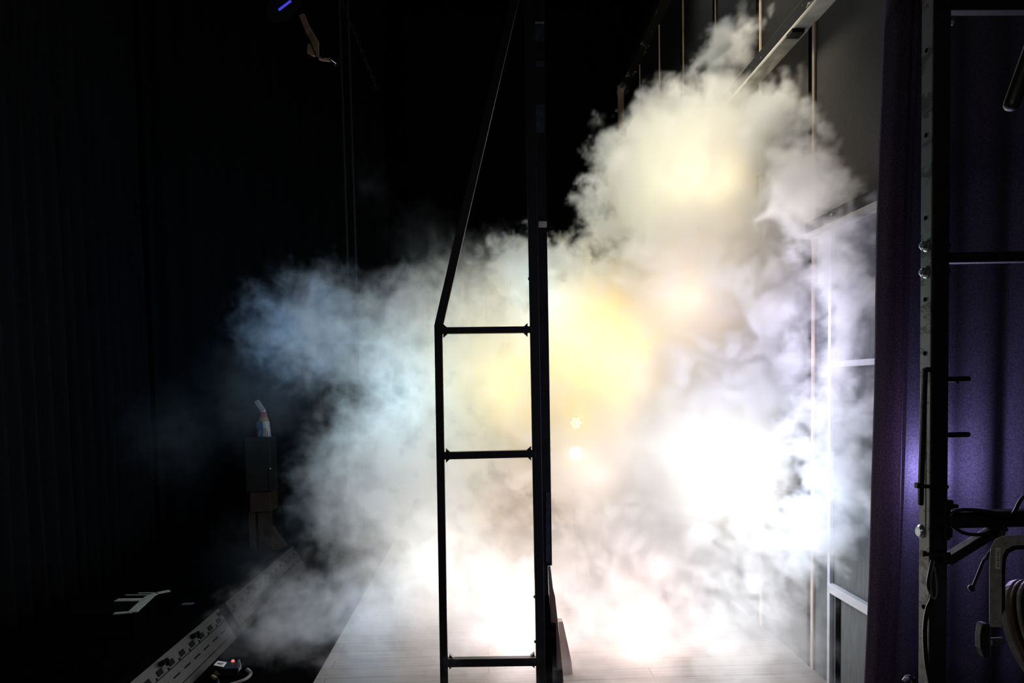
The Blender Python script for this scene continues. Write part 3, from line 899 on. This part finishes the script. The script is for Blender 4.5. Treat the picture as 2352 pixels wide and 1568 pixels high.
bm = B(); add_prism(bm, [(kpx(565, 0).x, cy - 0.098, cz), (kpx(578, 0).x, cy - 0.098, cz), (kpx(578, 0).x, cy - 0.098, cz + 14 * sc_), (kpx(575, 0).x, cy - 0.098, cz + 22 * sc_), (kpx(568, 0).x, cy - 0.098, cz + 16 * sc_)], (0, 0.04, 0))
tag(obj('cloth_rag', bm, CREAM, bevel=0.01), 'crumpled cream rag beside the striped bottle on the dark case', 'cloth')
bm = B(); v = kpx(598, 893, KY + 0.3); add_lathe(bm, v + Vector((0, 0.0, -0.05)), (0, 0, 1), [(0, 0.02), (0.02, 0.05), (0.05, 0.06), (0.08, 0.045), (0.1, 0.01)], 16); 
# brown stool carrying the case
t = thing('wooden_stool', 'dim brown stool with two blocky legs under the dark case', 'stool', (kpx(596, 1240).x, KY + 0.1, 0))
bm.free()
a, b = kpx(575, 1176), kpx(621, 1134)
bm = B(); add_box(bm, (a.x, KY, a.z), (b.x, KY + 0.26, z_case - 126 * sc_ - 0.002)); obj('seat_box', bm, CARD, t, bevel=0.004)
for x0, x1 in ((571, 584), (592, 613)):
    a, b = kpx(x0, 1212), kpx(x1, 1176)
    bm = B(); add_box(bm, (a.x, KY + 0.01, 0.0), (b.x, KY + 0.2, a.z + 36 * sc_ - 0.001)); obj('leg', bm, CARD, t, bevel=0.004)
bm = B(); add_prism(bm, [kpx(624, 1170, 7.4), kpx(632, 1185, 7.4), kpx(655, 1215, 7.4), kpx(652, 1225, 7.4), kpx(622, 1222, 7.4)], (0, 0.08, 0))
for v in bm.verts:
    v.co.z -= 0.0
zmin = min(v.co.z for v in bm.verts)
for v in bm.verts:
    v.co.z -= zmin
tag(obj('wedge_block', bm, CARD), 'brown wedge on the floor beside the stool, half hidden by smoke', 'wedge')
bm = B(); v = at_z(620, 1236, 0.06); add_lathe(bm, Vector((v.x, v.y, 0)), (0, 0, 1), [(0, 0.035), (0.03, 0.035), (0.08, 0.02), (0.09, 0.02), (0.1, 0.008)], 14)
tag(obj('castor_cup', bm, STEEL, smooth=True), 'small shiny metal cup on the floor before the stool', 'cup')
# pale tag on the curtain
bm = B(); a = at(572, 676, 7.9); b = at(582, 638, 7.9); add_box(bm, (a.x, 7.9, a.z), (b.x, 7.915, b.z))
tag(obj('wall_plate', bm, CARD), 'small dim brown upright plate on the dark curtain above the haze', 'plate')

# ------------------------------------------------------------------ things hanging overhead
t = thing('hanging_lantern', 'dark hanging stage lantern with a blue lit lens line and worn tan flaps', 'stage light', at(640, -30, 5.5))
p = at(652, 12, 5.5); ld = (at(668, 2, 5.5) - at(640, 23, 5.5)).normalized()
nd = Vector((ld.z, 0, -ld.x)).normalized()
if nd.z > 0:
    nd = -nd
bm = B(); add_lathe(bm, p + nd * 0.02, -nd + Vector((0, 0.05, 0)), [(0, 0.13), (0.02, 0.155), (0.20, 0.15), (0.30, 0.12), (0.36, 0.07)], 28); obj('housing', bm, BLACK, t, smooth=True)
bm = B(); add_tube(bm, [at(640, 23, 5.33), at(654, 12.2, 5.325), at(668, 2, 5.33)], 0.008, 8); obj('lens_edge', bm, GLOW_BLUE, t)['label'] = 'blue glowing lens edge'
bm = B(); add_bar(bm, at(600, -10, 5.5), at(622, 34, 5.5), 0.03, 0.02, (0, 1, 0)); add_bar(bm, at(600, -10, 5.5), at(660, -120, 5.5), 0.03, 0.02, (0, 1, 0)); obj('yoke', bm, LAMP_BODY, t)
bm = B(); add_prism(bm, [at(*v, 5.5) for v in ((686, 34), (698, 30), (708, 55), (731, 95), (732, 130), (727, 128), (712, 92), (702, 74))], (0, 0.02, 0)); obj('barn_door', bm, TAN, t, bevel=0.003)['label'] = 'worn tan metal flap'
bm = B(); add_prism(bm, [at(*v, 5.49) for v in ((706, 100), (712, 100), (724, 128), (716, 127), (705, 120))], (0, 0.02, 0)); obj('side_flap', bm, TAN, t, bevel=0.003)
bm = B(); add_prism(bm, [at(*v, 5.5) for v in ((728, 128), (738, 132), (746, 134), (757, 131), (762, 138), (758, 140), (745, 139), (732, 136))], (0, 0.02, 0)); obj('hook', bm, TAN, t, bevel=0.003)
bm = B(); add_lathe(bm, at(747, 134.5, 5.485), (0, -1, 0), [(0, 0.007), (0.005, 0.007), (0.007, 0.003)], 10); obj('rivet', bm, STEEL, t)
bm = B(); add_tube(bm, [at(760, 139, 5.5), at(770, 149, 5.5)], [0.006, 0.012], 8); obj('tail', bm, LAMP_BODY, t)
for px, lab in ((820, 'thin grey rope hanging in the dark above the blue smoke, right of its pair'), (801, 'thin grey rope hanging in the dark above the blue smoke, left of its pair')):
    p = at(px, 620, 8.2)
    bm = B(); add_tube(bm, [(p.x, 8.2, 0.02), (p.x - 0.02, 8.2, 7.4)], 0.012, 8)
    tag(obj('rope', bm, ROPE, smooth=True), lab, 'rope', 'ropes in the dark')
# chain slanting in the dark
bm = B()
a, b = at(788, 10, 7.5), at(864, 200, 7.5)
for k in range(20):
    c = a.lerp(b, k / 19)
    dv = (b - a) / 19 * 0.62
    sdv = Vector((0.012, 0, 0)) if k % 2 else Vector((0, 0.012, 0))
    ring = [c - dv, c - dv * 0.6 + sdv, c + dv * 0.6 + sdv, c + dv, c + dv * 0.6 - sdv, c - dv * 0.6 - sdv, c - dv]
    add_tube(bm, ring, 0.004, 5)
add_tube(bm, [a, (a.x - 0.3, a.y, 7.5)], 0.004, 5)
tag(obj('chain', bm, ROPE), 'faint chain slanting through the dark beside the thin grey ropes', 'chain')
bm = B(); p = at(1426, 195, 8.9); add_box(bm, (p.x - 0.035, 8.9, 0), (p.x + 0.035, 8.95, p.z))
tag(obj('timber_post', bm, BROWN_WOOD), 'brown timber post top rising out of the smoke in the dark', 'post')

# ------------------------------------------------------------------ LED lamps shining through the smoke
def led_par(px, py, kind, label):
    Y = 5.5
    c = at(px, py, Y)
    t = thing('led_lamp', label, 'stage light', (c.x, Y, c.z), 'lamps shining through the smoke')
    bm = B(); add_lathe(bm, c, (0, 1, 0), [(0, 0.050), (0.0, 0.054), (0.12, 0.053), (0.16, 0.035)], 28); obj('housing', bm, LAMP_BODY, t, smooth=True)
    if kind == 'seven':
        for k in range(7):
            o_ = Vector((0, 0, 0)) if k == 6 else Vector((math.cos(PI / 3 * k), 0, math.sin(PI / 3 * k))) * 0.0302
            bm = B(); add_lathe(bm, c + o_ + Vector((0, -0.001, 0)), (0, -1, 0), [(0, 0.0126), (0.0045, 0.0115), (0.007, 0.006)], 14); obj('lens', bm, LED_YELLOW, t, smooth=True)
    else:
        bm = B(); add_lathe(bm, c + Vector((0, -0.001, 0)), (0, -1, 0), [(0, 0.049), (0.009, 0.042), (0.016, 0.018)], 28); obj('lens', bm, LED_WARM, t, smooth=True)
    return c


ca = led_par(1323, 971, 'seven', 'upper yellow stage lamp with a flower of seven lenses, seen through smoke')
cb = led_par(1323, 1040, 'one', 'lower round pale yellow stage lamp seen through smoke')
bm = B(); add_tube(bm, [(ca.x, 5.72, 0.0), (ca.x, 5.72, ca.z + 0.2)], 0.011, 12)
for c in (ca, cb):
    add_box(bm, (c.x - 0.015, 5.663, c.z - 0.015), (c.x + 0.015, 5.7, c.z + 0.015))
add_lathe(bm, (ca.x, 5.72, 0), (0, 0, 1), [(0, 0.10), (0.015, 0.10), (0.03, 0.03)], 24)
tag(obj('lamp_stand', bm, BLACK_METAL), 'black pole stand behind the two yellow lamps', 'stand')

# ------------------------------------------------------------------ smoke
def build_smoke():
    vol = bpy.data.volumes.new('smoke')
    ob = bpy.data.objects.new('smoke', vol)
    C.objects.link(ob)
    ng = bpy.data.node_groups.new('smoke', 'GeometryNodeTree')
    ng.interface.new_socket('Geometry', in_out='INPUT', socket_type='NodeSocketGeometry')
    ng.interface.new_socket('Geometry', in_out='OUTPUT', socket_type='NodeSocketGeometry')
    N, L = ng.nodes, ng.links

    def link(a, b):
        L.new(a, b)

    def val(sock, v):
        if hasattr(v, 'is_output'):
            L.new(v, sock)
        else:
            sock.default_value = v

    def M(op, a, b=0.0, c=None, clamp=False):
        n = N.new('ShaderNodeMath')
        n.operation = op
        n.use_clamp = clamp
        val(n.inputs[0], a)
        val(n.inputs[1], b)
        if c is not None:
            val(n.inputs[2], c)
        return n.outputs[0]

    def V(op, a, b=None, s=None):
        n = N.new('ShaderNodeVectorMath')
        n.operation = op
        val(n.inputs[0], a)
        if b is not None:
            val(n.inputs[1], b)
        if s is not None:
            val(n.inputs['Scale'], s)
        return n.outputs['Value'] if op in ('LENGTH', 'DISTANCE') else n.outputs[0]

    def NOISE(p, scale, detail, rough=0.5, dist=0.0, color=False, lac=2.0):
        n = N.new('ShaderNodeTexNoise')
        n.noise_dimensions = '3D'
        L.new(p, n.inputs['Vector'])
        n.inputs['Scale'].default_value = scale
        n.inputs['Detail'].default_value = detail
        n.inputs['Roughness'].default_value = rough
        n.inputs['Lacunarity'].default_value = lac
        n.inputs['Distortion'].default_value = dist
        return n.outputs['Color' if color else 'Factor' if 'Factor' in n.outputs else 0]

    def SMOOTH(v, lo, hi, a=0.0, b=1.0):
        n = N.new('ShaderNodeMapRange')
        n.interpolation_type = 'SMOOTHSTEP'
        L.new(v, n.inputs['Value'])
        n.inputs['From Min'].default_value = lo
        n.inputs['From Max'].default_value = hi
        n.inputs['To Min'].default_value = a
        n.inputs['To Max'].default_value = b
        return n.outputs[0]

    pos = N.new('GeometryNodeInputPosition').outputs[0]
    # swirling displacement of space: big rolls, then small curls
    w1 = V('SUBTRACT', NOISE(pos, 1.6, 2, 0.5, 0, True), (0.5, 0.5, 0.5))
    p1 = V('ADD', pos, V('SCALE', w1, None, 0.30))
    w2 = V('SUBTRACT', NOISE(p1, 5.0, 3, 0.55, 0, True), (0.5, 0.5, 0.5))
    p2 = V('ADD', p1, V('SCALE', w2, None, 0.30))
    fine = NOISE(p2, 7.0, 4, 0.6)

    def union(blobs):
        out = None
        for px, py, Y, r, sq in blobs:
            c = at(px, py, Y)
            R_ = r * Y / FPX
            d = V('LENGTH', V('MULTIPLY', V('SUBTRACT', p2, tuple(c)), (1.0, 1.0 / sq, 1.0)))
            s = M('SUBTRACT', R_, d)
            if out is None:
                out = s
            else:
                n = N.new('ShaderNodeMath')
                n.operation = 'SMOOTH_MAX'
                L.new(out, n.inputs[0])
                L.new(s, n.inputs[1])
                n.inputs[2].default_value = 0.08
                out = n.outputs[0]
        return out

    billow = M('ABSOLUTE', M('SUBTRACT', M('MULTIPLY', NOISE(p2, 5.5, 0, 0.5), 2.0), 1.0))
    billow2 = M('ABSOLUTE', M('SUBTRACT', M('MULTIPLY', NOISE(p2, 14.0, 1, 0.6), 2.0), 1.0))
    nz = M('SUBTRACT', fine, 0.5)
    puff = M('ADD', M('ADD', M('MULTIPLY', billow, 0.30), M('MULTIPLY', billow2, 0.12)), M('MULTIPLY', nz, 0.25))
    ridge = M('SUBTRACT', 1.0, M('ABSOLUTE', M('SUBTRACT', M('MULTIPLY', NOISE(p2, 9.0, 3, 0.6), 2.0), 1.0)))
    grain = M('MULTIPLY', SMOOTH(fine, 0.3, 0.68, 0.5, 1.3), SMOOTH(ridge, 0.45, 0.98, 0.45, 1.6))
    a = M('MULTIPLY', SMOOTH(M('ADD', M('SUBTRACT', union(CRISP), 0.10), puff), 0.0, 0.10), grain)
    e = M('MULTIPLY', SMOOTH(M('ADD', M('SUBTRACT', union(EDGE), 0.10), puff), 0.0, 0.10), grain)
    b = M('MULTIPLY', SMOOTH(M('ADD', union(SOFT), M('MULTIPLY', nz, 0.9)), -0.05, 0.45), SMOOTH(fine, 0.3, 0.7, 0.3, 1.3))
    f = SMOOTH(M('ADD', union(FAINT), M('MULTIPLY', nz, 1.0)), 0.0, 0.6)
    dens = M('MAXIMUM', M('MULTIPLY', a, D_CRISP), M('MULTIPLY', e, D_EDGE))
    dens = M('ADD', M('MAXIMUM', dens, M('MULTIPLY', b, D_SOFT)), M('MULTIPLY', f, D_FAINT))
    dens = M('MAXIMUM', M('SUBTRACT', dens, 0.004), 0.0)
    cube = N.new('GeometryNodeVolumeCube')
    L.new(dens, cube.inputs['Density'])
    cube.inputs['Min'].default_value = BOX[0]
    cube.inputs['Max'].default_value = BOX[1]
    for k, r in zip(('Resolution X', 'Resolution Y', 'Resolution Z'), RES):
        cube.inputs[k].default_value = r
    sm = N.new('GeometryNodeSetMaterial')
    L.new(cube.outputs[0], sm.inputs[0])
    m = bpy.data.materials.new('smoke')
    m.use_nodes = True
    nt = m.node_tree
    nt.nodes.clear()
    o = nt.nodes.new('ShaderNodeOutputMaterial')
    pv = nt.nodes.new('ShaderNodeVolumePrincipled')
    pv.inputs['Color'].default_value = (0.97, 0.97, 0.97, 1)
    pv.inputs['Density'].default_value = 1.0
    pv.inputs['Anisotropy'].default_value = 0.15
    nt.links.new(pv.outputs[0], o.inputs['Volume'])
    sm.inputs['Material'].default_value = m
    vol.materials.append(m)
    go = N.new('NodeGroupOutput')
    L.new(sm.outputs[0], go.inputs[0])
    N.new('NodeGroupInput')
    md = ob.modifiers.new('smoke', 'NODES')
    md.node_group = ng
    vol.render.step_size = 0.12
    ob['label'] = 'billowing cloud of lit stage smoke filling the middle of the stage'
    ob['category'] = 'smoke'
    ob['kind'] = 'stuff'
    return ob


BOX = ((-3.1, 3.1, 0.0), (1.78, 7.6, 4.75))
RES = (300, 150, 290)
D_CRISP, D_EDGE, D_SOFT, D_FAINT = 3.0, 5.0, 1.8, 0.14
# (px, py, depth, radius in px, stretch along depth)
CRISP = [(1560, 430, 5.2, 195, 1.0), (1720, 400, 5.0, 230, 1.0), (1700, 650, 4.9, 280, 1.0), (1720, 950, 4.8, 300, 1.0),
         (1500, 640, 5.3, 150, 1.0), (1400, 920, 5.6, 300, 0.8), (1350, 680, 5.6, 110, 1.0),
         (1830, 700, 4.15, 150, 1.0), (1850, 900, 4.1, 150, 1.0), (1830, 520, 4.3, 140, 1.0),
         (1600, 1200, 4.8, 190, 1.0), (1480, 1240, 5.0, 170, 1.0), (1740, 1240, 4.5, 130, 1.0)]
EDGE = [(1715, 150, 5.2, 105, 1.9), (1795, 185, 5.0, 90, 1.8), (1640, 250, 5.2, 80, 1.3), (1520, 290, 5.3, 85, 1.3),
        (1440, 370, 5.3, 75, 1.3), (1405, 460, 5.3, 72, 1.3), (1400, 540, 5.4, 65, 1.0),
        (1850, 310, 4.3, 135, 1.0), (1890, 430, 3.85, 135, 1.0), (1940, 440, 3.55, 100, 1.0), (1955, 540, 3.45, 90, 1.0), (1920, 560, 3.6, 105, 1.0), (1955, 680, 3.4, 105, 1.0),
        (1950, 820, 3.45, 110, 1.0), (1940, 960, 3.45, 115, 1.0), (1935, 1100, 3.45, 110, 1.0), (1900, 1220, 3.6, 110, 1.0),
        (1830, 1270, 4.0, 85, 1.0), (1740, 1220, 4.4, 110, 1.0),
        (1330, 630, 5.6, 80, 1.0), (1240, 630, 5.7, 90, 1.0), (1160, 610, 5.8, 65, 1.0)]
SOFT = [(1130, 850, 5.9, 290, 1.0), (940, 800, 6.0, 190, 1.0), (750, 765, 6.1, 150, 1.0), (650, 755, 6.2, 110, 1.0),
        (860, 1100, 5.9, 190, 1.0), (1000, 1100, 5.8, 290, 1.0), (770, 1150, 6.0, 110, 1.0), (920, 1350, 5.6, 200, 1.0),
        (1100, 1450, 5.3, 330, 1.0), (840, 1540, 5.0, 240, 1.0), (1400, 1400, 5.2, 330, 1.0), (1700, 1450, 4.8, 260, 1.0),
        (1850, 1450, 4.0, 190, 1.0), (670, 1450, 4.65, 160, 1.0), (1200, 1620, 4.7, 330, 1.0), (1500, 1580, 4.6, 330, 1.0), (1000, 1560, 4.9, 280, 1.0), (1750, 1560, 4.4, 250, 1.0),
        (1100, 1580, 4.22, 200, 1.0), (1400, 1580, 4.2, 240, 1.0), (850, 1570, 4.35, 170, 1.0), (1650, 1560, 4.1, 200, 1.0), (1250, 1560, 4.2, 200, 1.0)]
FAINT = [(400, 1000, 6.3, 150, 1.0), (600, 900, 6.3, 180, 1.0), (980, 570, 6.3, 120, 1.0), (860, 430, 6.5, 70, 1.0),
         (600, 1300, 6.2, 160, 1.0)]

build_smoke()
